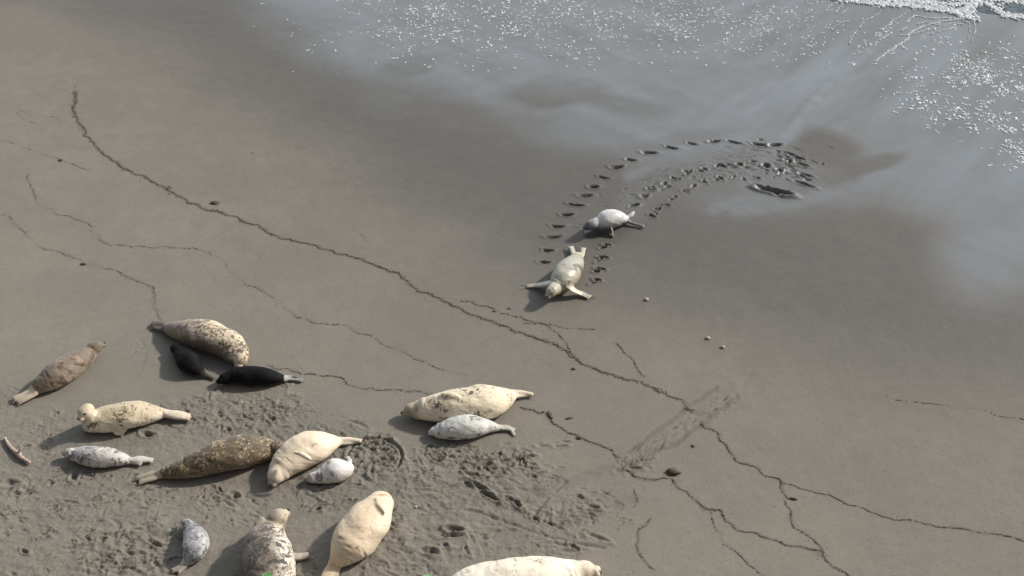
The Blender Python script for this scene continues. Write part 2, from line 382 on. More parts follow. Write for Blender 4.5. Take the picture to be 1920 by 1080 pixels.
for k in range(40):
    u = random.random(); a = 1080+330*u+random.gauss(0, 22); b = 420-110*u**.6+random.gauss(0, 12)
    dentp(a, b, random.uniform(6, 20), random.uniform(3, 6), random.uniform(-30, 30), random.uniform(.006, .014))

for k in range(150):
    u = random.random(); a = 1190+250*u+random.gauss(0, 10); b = 372-72*math.sin(u*1.5)+random.uniform(-26, 10)
    an = math.degrees(math.atan2(1.6*72*1.5*math.cos(u*1.5), 250)); dentp(a, b, random.uniform(14, 46), random.uniform(1.6, 3.2), an+random.gauss(0, 8), random.uniform(.004, .010), rim=.4)
# churned sand round the resting seals
def inch(a, b): return 1
n_st = 0
sc_u, sc_v = None, None
cxs = rng.uniform(-9, 3.6, 16000); cys = rng.uniform(8.3, 16.5, 16000)
cm = sdf(cxs, cys, churn_poly)+.9*(fbm(cxs, cys, .8, 44, 3)-.5); cl = fbm(cxs, cys, 1.1, 61, 3)
for x_, y_, s_, c_ in zip(cxs, cys, cm, cl):
    if s_ < .1 or c_ < .475+random.uniform(-.09, .12): continue
    u_, v_ = to_px(x_, y_)
    if u_ > 760 and random.random() > .38: continue
    if n_st > 4200: break
    n_st += 1
    L = random.uniform(.020, .062)*(1.7 if random.random() < .15 else 1); w_ = max(.011, L*random.uniform(.13, .34)); L *= 1.25
    dent(x_, y_, L, w_, math.radians(random.gauss(-22, 34)), random.uniform(.007, .019), rim=random.uniform(.3, .8), bend=random.uniform(-1.1, 1.1))
# crowded patches and single marks read off the photo
def patch(px, py, rx, ry, n, ang=0, lo=.015, hi=.045, sp=40, sz=1.):
    for k in range(n):
        r = math.sqrt(random.random()); th = random.uniform(0, 6.283)
        dentp(px+rx*r*math.cos(th), py+ry*r*math.sin(th), random.uniform(8, 28)*sz, random.uniform(2.2, 5)*sz, random.gauss(ang, sp), random.uniform(lo, hi)*.62,
              rim=random.uniform(.3, .8), bend=random.uniform(-1, 1))
patch_scale = .62
patch(850, 852, 62, 22, 60, -15); patch(945, 865, 65, 14, 46, 0); patch(700, 852, 44, 30, 60, 20); patch(905, 880, 75, 18, 26, -20)
patch(400, 930, 40, 16, 18); patch(250, 925, 80, 25, 26); patch(620, 950, 60, 14, 22, -10); patch(490, 770, 110, 28, 34, -10, .01, .03)
patch(500, 720, 60, 8, 14, 0, .01, .025); patch(60, 960, 90, 50, 34); patch(200, 1040, 130, 40, 40); patch(160, 890, 70, 18, 24); patch(1080, 960, 110, 45, 44, 10, .01, .03)
patch(1190, 870, 30, 14, 14, 0, .01, .03); patch(262, 655, 12, 22, 14, 60, .006, .016, 30, .6); [dentp(1375-t_*205+random.gauss(0, 9), 745+t_*125+random.gauss(0, 8), random.uniform(14, 34), random.uniform(1.8, 3.2), 50+random.gauss(0, 9), random.uniform(.006, .014)) for t_ in np.linspace(0, 1, 70)]
for a in np.linspace(-60, 200, 22):      # the round wallow beside the nursing pup
    t = math.radians(a); dentp(703+50*math.cos(t), 858-34*math.sin(t), 20, 8, a*0+math.degrees(math.atan2(math.cos(t)*34, -math.sin(t)*50)), .022, rim=.5)
for (a, b, l_, w_, an, d_) in [(888,892,30,8,-10,.05),(897,912,44,10,-35,.06),(912,928,46,10,-40,.06),(928,935,30,8,-40,.05),(962,940,34,8,-40,.05),(970,948,14,10,-60,.05),
        (851,993,32,11,-8,.07),(846,1004,52,7,0,.045),(835,1022,14,8,-30,.05),(806,1034,30,14,-15,.06),(1001,895,12,8,-40,.05),(996,880,30,6,-10,.03),(1003,973,14,10,-50,.05),
        (1110,950,24,8,0,.03),(1122,1008,38,10,-25,.035),(1077,1026,20,8,-40,.045),(1018,838,22,6,5,.025),(1052,838,24,6,5,.03),(1190,878,26,7,0,.04),(1035,985,50,6,-30,.025),
        (139,892,13,22,0,.05),(95,905,10,14,30,.03),(49,836,18,7,0,.03),(252,897,14,18,0,.03),(193,1012,16,8,0,.05),(45,1033,16,8,-30,.05),(440,928,22,14,-30,.05),(428,805,16,8,-40,.035),
        (508,785,22,12,-40,.035),(530,802,30,6,0,.02),(276,815,26,12,-15,.05),(1060,830,20,5,0,.02),(290,1020,40,9,-30,.04),(20,905,30,14,0,.035)]:
    dentp(a, b, l_*1.05, w_*.8, an, d_*.75, sharp=2.6, rim=.5, bend=random.uniform(-.4, .4)); dentp(a+random.uniform(-8, 8), b+random.uniform(-4, 4), l_*.6, w_*.6, an+random.uniform(-30, 30), d_*.45)
G1 = .05*(vnoise(X, Y, .25, 5)-.5); G2 = .05*(vnoise(X, Y, .25, 6)-.5); G3 = .7+1.1*fbm(X, Y, .3, 19, 4); G4 = smooth(.10, .48, fbm(X, Y, .22, 20, 3)); G5 = vnoise(X, Y, .07, 23)-.5
def groove(pts, wpx, depth, rim=.12):
    c = W(pts); s = sc_at(*pts[0]); d = seg_dist(X+G1, Y+G2, c)/(wpx/s/2)
    d = d*G3; mm = G4
    h[:] += mm*(-depth*.7*np.exp(-d**2) + depth*rim*np.exp(-((d-1.6)/.45)**2)) + mm*smooth(1.3, .6, d)*.005*G5
    return d+1.1*(1-mm)
smear = np.zeros_like(X)
for pts, wpx, dp in [([(1385,738),(1335,775),(1270,830),(1195,862),(1160,880)], 17, .014), ([(1340,728),(1290,762),(1230,810),(1180,850)], 15, .012),
                     ([(1415,690),(1375,745)], 12, .005), ([(1190,935),(1120,960),(1050,985)], 34, .008), ([(1375,742),(1290,800),(1215,850)], 40, .004), ([(1140,885),(1060,905),(1000,930)], 46, .008),
                     ([(880,955),(960,985),(1020,1005),(1130,1025)], 8, .018), ([(1060,905),(1010,960),(1005,975)], 7, .02), ([(930,950),(900,925),(870,900)], 8, .02),
                     ([(260,700),(280,660),(262,640)], 10, .004)]:
    d = groove(pts, wpx, dp); smear = np.maximum(smear, smooth(1.9, .2, d)*min(1, dp/.012)*.62)
damp = np.clip(np.maximum(damp, smear), 0, 1)
rid = 1-np.abs(2*fbm(X, Y*1.35, .33, 71, 4)-1)
h += churn*smooth(1150, 700, U)**.5*(.015*(rid**4-.3) + .015*(fbm(X, Y, .085, 77, 3)-.5))*(.35+1.0*smooth(.42, .6, fbm(X, Y, 1.1, 61, 3)))
# broken edge of the low wave terrace, very faint ripples
h += (1-churn)*(1-film)*.004*(fbm(X, Y, .18, 81, 3)-.5)
h += damp*.0012*np.sin((X*.8-Y*1.3)*9+6*fbm(X, Y, .9, 82, 3))
damp = np.clip(damp + .55*smooth(-.015, -.05, h)*(1-film), 0, 1)       # deeper marks shift to the darker sand colour
damp = np.clip(damp + churn*.22*(fbm(X, Y, .45, 91, 3)), 0, 1)
film *= smooth(-.05, -.008, h)
weed = np.zeros_like(X)
WX = X+.075*(vnoise(X, Y, .12, 15)-.5)+.10*(vnoise(X, Y, .5, 25)-.5); WY = Y+.075*(vnoise(X, Y, .12, 16)-.5)+.10*(vnoise(X, Y, .5, 26)-.5)
patchy = smooth(.30, .62, (.35+1.1*fbm(X, Y, .35, 17, 3))*.62+.25*vnoise(X, Y, .05, 18))
for lab, pts, w_, dens in lines:
    c_ = np.array(W(pts)); s_ = sc_at(*pts[len(pts)//2]); hw_ = w_/s_/2
    a0, a1 = np.searchsorted(X[0], c_[:, 0].min()-.4), np.searchsorted(X[0], c_[:, 0].max()+.4); b0, b1 = np.searchsorted(Y[:, 0], c_[:, 1].min()-.4), np.searchsorted(Y[:, 0], c_[:, 1].max()+.4)
    w = (slice(b0, b1), slice(a0, a1)); d_ = seg_dist(WX[w], WY[w], [tuple(q) for q in c_])
    weed[w] = np.maximum(weed[w], np.clip(dens**1.5*.62*patchy[w], 0, 1)*smooth(hw_*2.6+.014, 0, d_))
H[j0:j1, i0:i1] += h
att = np.zeros(GX.shape+(4,), np.float32)
gd = sdf(GX, GY, damp_poly)
att[..., 0] = .30*smooth(-6.5, .3, gd)+.62*smooth(-1.0, 2.2, gd); att[..., 1] = smooth(-1, 1, sdf(GX, GY, film_poly)); att[..., 3] = 1
att[j0:j1, i0:i1, 0] = damp; att[j0:j1, i0:i1, 1] = film; att[j0:j1, i0:i1, 2] = churn
wd = np.zeros(GX.shape, np.float32); wd[j0:j1, i0:i1] = weed
ny, nx = GX.shape
idx = np.arange(ny*nx).reshape(ny, nx)
Fq = np.stack([idx[:-1, :-1], idx[:-1, 1:], idx[1:, 1:], idx[1:, :-1]], -1).reshape(-1, 4)
beach = mesh_np('sand_beach', np.stack([GX, GY, H], -1).reshape(-1, 3), Fq, M_SAND, attrs={'wet': att.reshape(-1, 4), 'weed': wd.ravel()})
tag(beach, kind='structure')
def gz(x, y):
    i = min(max(np.searchsorted(gx, x), 1), nx-1); j = min(max(np.searchsorted(gy, y), 1), ny-1)
    return float(H[j, i])

# the sea past the edge of the last wave
e = np.array(shore_w); sdir = np.array([.35, .94])
rows = [0, .15, .35, .6, 1, 1.6, 2.5, 4, 6, 9, 14, 22, 35, 60, 110, 220, 500, 1200]
ee = np.array([catmull(np.c_[e, np.zeros(len(e))], 90)[:, :2]])[0]
SV = []
for k, r in enumerate(rows):
    for p in ee:
        q = p+sdir*r; z = .004 + min(r, 1)*.015 + (.05*(fbm(q[0], q[1], 2.5, 95, 3)-.5) if 1 < r < 100 else 0)
        SV.append((q[0], q[1], z))
n_ = len(ee); idx2 = np.arange(len(rows)*n_).reshape(len(rows), n_)
Fs = np.stack([idx2[:-1, :-1], idx2[:-1, 1:], idx2[1:, 1:], idx2[1:, :-1]], -1).reshape(-1, 4)
tag(mesh_np('sea_water', SV, Fs, mat_sea()), kind='structure')

# ------------------------------------------------------------------ foam and froth
class Acc:
    def __init__(s): s.V = []; s.F = []
    def dome(s, x, y, z, a, b, h_, ang, seg=8):
        o = len(s.V); c, sn = math.cos(ang), math.sin(ang)
        for k, (rr, hh) in enumerate([(1., -.25), (.86, .5), (.5, .9)]):
            for i in range(seg):
                t = 6.2832*i/seg; u, v = a*rr*math.cos(t), b*rr*math.sin(t)*(1+.15*math.sin(2*t+x*9))
                s.V.append((x+u*c-v*sn, y+u*sn+v*c, z+h_*hh))
        s.V.append((x, y, z+h_))
        for k in range(2):
            for i in range(seg):
                j = (i+1) % seg; s.F.append((o+k*seg+i, o+k*seg+j, o+(k+1)*seg+j, o+(k+1)*seg+i))
        for i in range(seg): s.F.append((o+2*seg+i, o+2*seg+(i+1) % seg, o+3*seg))
    def chunk(s, x, y, z, a, b, h_, ang):
        o = len(s.V); c, sn = math.cos(ang), math.sin(ang); n = 6
        for hh, rr in ((-.2, 1.), (.8, .6)):
            for i in range(n):
                t = 6.2832*(i+random.uniform(-.25, .25))/n; k = rr*random.uniform(.7, 1.15)
                u, v = a*k*math.cos(t), b*k*math.sin(t); s.V.append((x+u*c-v*sn, y+u*sn+v*c, z+h_*hh))
        for i in range(n): j = (i+1) % n; s.F.append((o+i, o+j, o+n+j, o+n+i))
        s.F.append(tuple(o+n+i for i in range(n)))
A = Acc()
def froth_density(u, v):
    d = 0.
    if v < 160:
        d += smooth(150, 20, v-.00*u)*smooth(430, 760, u)*smooth(1640, 1480, u)*(.9 if v < 70 else .5)
        if u < 760: d *= .5
    d2 = math.exp(-(((u-1830)/110)**2+((v-165)/62)**2)**1.5); d += 1.5*d2
    # streaks fanning out from the wave edge
    w = (u-1560)*.62+(v-60)*.78
    if 1500 < u < 1800 and v < 150: d += .8*smooth(.5, .75, vnoise(w, (v-u*.7)*.12, 14, 7))*smooth(150, 40, v)
    d += .9*math.exp(-(((u-1905)/30)**2+((v-270)/40)**2))
    return d*smooth(.22, .62, fbm(u*1.0, v*1.6, 46, 5, 3))*.5
cnt = 0
while cnt < 4600:
    u, v = random.uniform(430, 1960), random.uniform(-12, 320)
    if random.random() > froth_density(u, v): continue
    if v > 330-.0*u: continue
    p = P(u, v); ang0 = random.gauss(.6, .9); n = random.choice([1, 1, 1, 1, 2, 2, 3])
    for k in range(n):
        x, y = p[0], p[1]; r = random.choice([.008, .010, .012, .015, .019, .024])*(.8+.5*random.random())
        r *= .84; r *= 1.2 if u > 1600 else (1. if u > 700 else .85)
        A.dome(x, y, gz(x, y), r*random.uniform(1, 1.8), r, r*.45, ang0)
        ang0 += random.gauss(0, .6); p = p + np.array([math.cos(ang0), math.sin(ang0), 0])*r*2.2
    cnt += n
tag(mesh_np('froth_bubbles', A.V, A.F, M_BUB), 'scattered white froth bubbles left on the wet sand by the last wave', 'foam', kind='stuff')
A = Acc()
strands = [([(1540,-5),(1600,2),(1650,8),(1700,10),(1760,18),(1800,22),(1822,14)], 8), ([(1822,14),(1834,6),(1852,8),(1868,18),(1880,27),(1900,32),(1930,35)], 8),
           ([(1600,-3),(1660,1),(1720,3),(1780,8),(1826,8)], 7), ([(1640,-9),(1720,-8),(1800,-6),(1930,-8)], 11), ([(1826,-12),(1826,8)], 11), ([(1850,-2),(1880,1),(1930,4)], 9), ([(1720,4),(1770,14),(1800,26)], 6),
           ([(1780,18),(1795,26),(1812,32),(1824,24)], 10), ([(1822,22),(1830,34),(1818,42),(1802,36),(1806,26)], 4), ([(1826,40),(1828,58),(1822,76)], 3.4), ([(1816,42),(1818,60),(1815,72)], 2.5),
           ([(1802,36),(1760,42),(1730,50),(1706,62),(1702,74),(1682,86),(1662,100),(1640,116)], 4.2), ([(1690,84),(1694,91)], 3), ([(1715,18),(1700,24),(1685,33)], 3), ([(1686,33),(1672,40),(1668,48),(1650,56)], 4),
           ([(1790,34),(1740,34),(1716,30),(1700,42)], 3.5), ([(1672,62),(1655,72),(1650,76)], 4), ([(1740,56),(1718,62),(1700,66),(1684,66)], 3.5), ([(1575,12),(1566,24)], 4), ([(1590,16),(1578,26)], 3),
           ([(1652,20),(1640,30),(1622,40),(1612,52),(1600,66),(1592,82)], 3.2), ([(1590,40),(1572,46),(1560,56),(1576,58)], 2.6), ([(1900,66),(1880,84),(1860,96)], 2.2), ([(1855,84),(1838,100)], 2.5),
           ([(1745,64),(1765,58),(1790,52)], 3), ([(1720,46),(1735,42),(1760,48)], 3), ([(1700,52),(1690,58)], 4), ([(1770,50),(1785,44),(1806,46)], 3)]
for pts, w_ in strands:
    c = catmull([(*P(a, b)[:2], 0) for a, b in pts], max(10, int(sum(math.hypot(q[0]-p[0], q[1]-p[1]) for p, q in zip(pts[:-1], pts[1:]))/1.6)))
    s = sc_at(*pts[0])
    for k, p in enumerate(c):
        w2 = w_/s/2*random.uniform(.7, 1.35)
        for r_ in range(2 if w_ < 5 else 4):
            x = p[0]+random.gauss(0, w2*(.35 if w_ < 5 else .9)); y = p[1]+random.gauss(0, w2*(.6 if w_ < 5 else 1.3))
            A.dome(x, y, max(gz(x, y), .0)+.004, w2*random.uniform(.5, 1.1), w2*random.uniform(.4, .8), w2*.45, random.uniform(0, 3))
for k in range(2600):     # lace over the shallow water behind the edge
    u, v = random.uniform(1500, 2100), random.uniform(-90, 30)
    lim = np.interp(u, [1540, 1600, 1720, 1800, 1836, 1880, 1925], [-5, 2, 12, 22, 7, 26, 36])
    if v > lim or fbm(u, v*2.2, 34, 9, 3) < .47: continue
    x, y, _ = P(u, v); A.dome(x, y, max(gz(x, y), .018), random.uniform(.02, .06), random.uniform(.012, .035), .010, random.uniform(0, 3))
tag(mesh_np('wave_foam', A.V, A.F, M_FOAM), 'white lacy foam along the edge of the spent wave, with strands trailing down the wet sand', 'foam', kind='stuff')

# ------------------------------------------------------------------ strand lines of dark weed
for label, pts, w_, dens in lines:
    A = Acc(); s = sc_at(*pts[len(pts)//2])
    wp = [(*P(a, b)[:2], 0) for a, b in pts]
    L = sum(np.linalg.norm(np.subtract(p, q)) for p, q in zip(wp[:-1], wp[1:]))
    c = catmull(wp, max(6, int(L/.008)))
    sd_ = random.randint(0, 999); hw = w_/s/2*.80
    for k, p in enumerate(c[:-1]):
        br = vnoise(np.array(k*.008), np.array(sd_*1.), .22, 3)
        pr = float(smooth(dens*1.25+.12, dens*1.25-.32, br))*(.12+.75*dens**1.4)
        if random.random() > pr+.04*dens: continue
        off = .028*(vnoise(np.array(k*.008), np.array(sd_+50.), .10, 4)-.5)*2 + .012*(vnoise(np.array(k*.008), np.array(sd_+80.), .03, 6)-.5)*2
        d = c[k+1]-p; d /= np.linalg.norm(d)+1e-9; nrm = np.array([-d[1], d[0], 0]); th = math.atan2(d[1], d[0])
        px_, py_ = np.array(p[0]), np.array(p[1])
        wv = np.array([-.075*(vnoise(px_, py_, .12, 15)-.5)-.10*(vnoise(px_, py_, .5, 25)-.5), -.075*(vnoise(px_, py_, .12, 16)-.5)-.10*(vnoise(px_, py_, .5, 26)-.5), 0.])
        q = p+wv+nrm*random.gauss(0, hw*1.0); fac = .22+.62*vnoise(np.array(k*.008), np.array(sd_+20.), .09, 5)
        A.chunk(q[0], q[1], gz(q[0], q[1]), random.uniform(.008, .018), hw*fac*random.uniform(.6, 1.), .006*random.uniform(.5, 1.6), th+random.gauss(0, .35))
        if random.random() < .03*dens:
            q2 = p+nrm*random.gauss(0, .06); A.chunk(q2[0], q2[1], gz(q2[0], q2[1]), random.uniform(.006, .014), .006, .005, random.uniform(0, 3))
    if label.startswith('longest'):    # frayed upper end and two tufts
        for (a, b, rx, ry, n) in [(140,180,5,14,36),(138,205,4,12,30),(237,318,10,3,16),(318,352,4,8,18),(398,393,10,4,10),(1232,733,7,4,14)]:
            for _ in range(n):
                x, y, _z = P(random.gauss(a, rx*.6), random.gauss(b, ry*.6)); A.chunk(x, y, gz(x, y), random.uniform(.008, .03), .005, .008, random.uniform(.4, 1.8))
    tag(mesh_np('wrack_line', A.V, A.F, M_DEBRIS if dens > .65 else M_DEBRIS2, smooth_sh=False), label, 'seaweed line', kind='stuff')

A = Acc()
for k in range(1500):
    u, v = random.uniform(-20, 1950), random.uniform(150, 1090); x, y, _ = P(u, v)
    if sdf(np.array(x), np.array(y), damp_poly) > -.2 and random.random() < .93: continue
    A.chunk(x, y, gz(x, y), random.uniform(.003, .010), random.uniform(.003, .007), random.uniform(.002, .006), random.uniform(0, 3))
tag(mesh_np('weed_flecks', A.V, A.F, M_DEBRIS2, smooth_sh=False), 'tiny weed and shell flecks strewn over the drier sand', 'debris', kind='stuff')
# single clumps, shells, stones, driftwood
def lump(name, px, py, lpx, wpx, hm, mat, label, cat, ang=0., group=None, seed=0, rough=.25):
    r = random.Random(seed); s = sc_at(px, py); a, b = lpx/s/2, wpx/s/2; V = []; Fc = []
    nu, nv = 12, 7; x, y, _ = P(px, py); z0 = gz(x, y); c, sn = math.cos(ang), math.sin(ang)
    for j in range(nv+1):
        ph = math.pi*j/nv
        for i in range(nu):
            t = 6.2832*i/nu; k = 1+r.uniform(-rough, rough) if 0 < j < nv else 1
            u, v = a*k*math.sin(ph)*math.cos(t), b*k*math.sin(ph)*math.sin(t)
            V.append((u*c-v*sn, u*sn+v*c, hm*math.cos(ph)*(1 if 0 < j < nv else 1)+hm*.45))
    for j in range(nv):
        for i in range(nu):
            q = (i+1) % nu; Fc.append((j*nu+i, (j+1)*nu+i, (j+1)*nu+q, j*nu+q))
    o = mesh_np(name, V, Fc, mat); o.location = (x, y, z0); tag(o, label, cat, group); return o
lump('seaweed_clump', 403, 380, 17, 12, .022, M_DEBRIS, 'dark seaweed clump lying alone just above the long wrack line', 'seaweed', .2, seed=1)
lump('seaweed_clump', 114, 301, 9, 7, .018, M_DEBRIS, 'small dark seaweed clump on the thin weed line near the left edge', 'seaweed', .1, seed=2)
lump('seaweed_clump', 157, 496, 11, 7, .015, M_DEBRIS, 'little dark seaweed clump on the broken weed line at the left', 'seaweed', .0, seed=3)
lump('seaweed_clump', 1262, 886, 27, 16, .035, M_DEBRIS, 'largest black seaweed clump where the weed line leaves the drag marks', 'seaweed', -.15, seed=4)
lump('seaweed_clump', 1076, 692, 8, 7, .016, M_STONE, 'dark round seaweed knot right of the cream seal and below the long wrack line', 'seaweed', 0, seed=5)
lump('seaweed_clump', 1489, 934, 14, 6, .014, M_DEBRIS, 'dark seaweed scrap at the lower end of the bold crooked weed line', 'seaweed', -.3, seed=6)
lump('seaweed_clump', 1086, 823, 10, 9, .018, M_DEBRIS, 'dark seaweed knot on the crooked weed line right of the cream seal tail', 'seaweed', -.3, seed=8)
lump('seaweed_clump', 1067, 786, 16, 6, .012, M_DEBRIS, 'dark seaweed scrap just right of the crooked weed line start', 'seaweed', .3, seed=9)
lump('seaweed_clump', 1031, 780, 9, 22, .015, M_DEBRIS, 'thick black seaweed scrap at the start of the crooked weed line', 'seaweed', .35, seed=10)
lump('shell', 1212, 563, 9, 9, .022, M_SHELL, 'small shell alone on damp sand right of the running cream seal', 'shell', 0, seed=11, rough=.12)
lump('shell', 1327, 636, 9, 9, .022, M_SHELL, 'upper left of the two small white shells on the damp sand', 'shell', .4, seed=12, rough=.12)
lump('shell', 1355, 653, 8, 8, .024, M_SHELL, 'lower right of the two small white shells on the damp sand', 'shell', .9, seed=13, rough=.12)
lump('shell', 780, 951, 8, 6, .012, M_SHELL, 'tiny pale shell right of the tan seal', 'shell', .9, seed=14, rough=.12)
lump('stone', 1300, 836, 8, 7, .014, M_STONE, 'small dark stone right of the crossing drag marks', 'stone', 0, seed=15)
lump('stone', 955, 578, 8, 5, .012, M_STONE, 'small dark stone below the running cream seal', 'stone', 0, seed=16)
lump('stone', 927, 583, 7, 5, .012, M_STONE, 'small dark stone just above the long wrack line, left of another stone', 'stone', 0, seed=17)

# ------------------------------------------------------------------ lofts
def loft(C_, hw, ht, nrm=None, seg=20, cap=True):
    """closed tube with elliptic rings; returns V, F"""
    C_ = np.array(C_); n = len(C_); T = np.gradient(C_, axis=0); T /= np.linalg.norm(T, axis=1)[:, None]+1e-9
    up0 = np.array([0, 0, 1.]) if nrm is None else np.array(nrm, float)
    V = []
    for k in range(n):
        s_ = np.cross(T[k], up0); s_ /= np.linalg.norm(s_)+1e-9; u_ = np.cross(s_, T[k])
        for i in range(seg):
            t = 6.28318*i/seg; V.append(C_[k]+s_*hw[k]*math.cos(t)+u_*ht[k]*math.sin(t))
    Fc = []
    for k in range(n-1):
        for i in range(seg):
            j = (i+1) % seg; Fc.append((k*seg+i, k*seg+j, (k+1)*seg+j, (k+1)*seg+i))
    V.append(C_[0]-T[0]*hw[0]*.1); V.append(C_[-1]+T[-1]*hw[-1]*.1)
    for i in range(seg):
        j = (i+1) % seg; Fc.append((len(V)-2, j, i)); Fc.append((len(V)-1, (n-1)*seg+i, (n-1)*seg+j))
    return V, Fc
def round_ends(C_, R, head=True, tail=True):
    C_ = np.array(C_); R = np.array(R)
    ks = [math.sin(a) for a in np.radians([12, 30, 50, 70])]; dz = [math.cos(a) for a in np.radians([12, 30, 50, 70])]
    if head:
        T = C_[0]-C_[1]; T /= np.linalg.norm(T)+1e-9; C_ = np.vstack([[C_[0]+T*R[0]*d for d in dz], C_]); R = np.r_[[R[0]*k for k in ks], R]
    if tail:
        T = C_[-1]-C_[-2]; T /= np.linalg.norm(T)+1e-9; C_ = np.vstack([C_, [C_[-1]+T*R[-1]*d for d in dz[::-1]]]); R = np.r_[R, [R[-1]*k for k in ks[::-1]]]
    return C_, R
def ellipsoid(c, ax, rad, seg=18, rings=12):
    c = np.array(c); V = []; Fc = []
    for j in range(1, rings):
        ph = math.pi*j/rings
        for i in range(seg):
            t = 6.28318*i/seg
            V.append(c+ax[0]*rad[0]*math.cos(ph)+ax[1]*rad[1]*math.sin(ph)*math.cos(t)+ax[2]*rad[2]*math.sin(ph)*math.sin(t))
    V.append(c+ax[0]*rad[0]); V.append(c-ax[0]*rad[0]); a = len(V)-2
    for j in range(rings-2):
        for i in range(seg):
            q = (i+1) % seg; Fc.append((j*seg+i, (j+1)*seg+i, (j+1)*seg+q, j*seg+q))
    for i in range(seg):
        q = (i+1) % seg; Fc.append((a, i, q)); Fc.append((a+1, (rings-2)*seg+q, (rings-2)*seg+i))
    return V, Fc
def frame(az, pitch, roll=0):
    a, p, r = map(math.radians, (az, pitch, roll))
    f = np.array([math.cos(a)*math.cos(p), math.sin(a)*math.cos(p), math.sin(p)])
    s_ = np.cross(f, [0, 0, 1.]); s_ /= np.linalg.norm(s_); u = np.cross(s_, f)
    return f, s_*math.cos(r)+u*math.sin(r), -s_*math.sin(r)+u*math.cos(r)

def remesh(V, Fc, voxel, sm=5):
    me = bpy.data.meshes.new('tmp'); me.from_pydata([tuple(v) for v in V], [], Fc)
    o = bpy.data.objects.new('tmp', me); COL.objects.link(o)
    r = o.modifiers.new('r', 'REMESH'); r.mode = 'VOXEL'; r.voxel_size = voxel
    s = o.modifiers.new('s', 'SMOOTH'); s.factor = .5; s.iterations = sm
    dg = bpy.context.evaluated_depsgraph_get(); ev = o.evaluated_get(dg); m2 = bpy.data.meshes.new_from_object(ev)
    bpy.data.objects.remove(o); bpy.data.meshes.remove(me)
    return m2

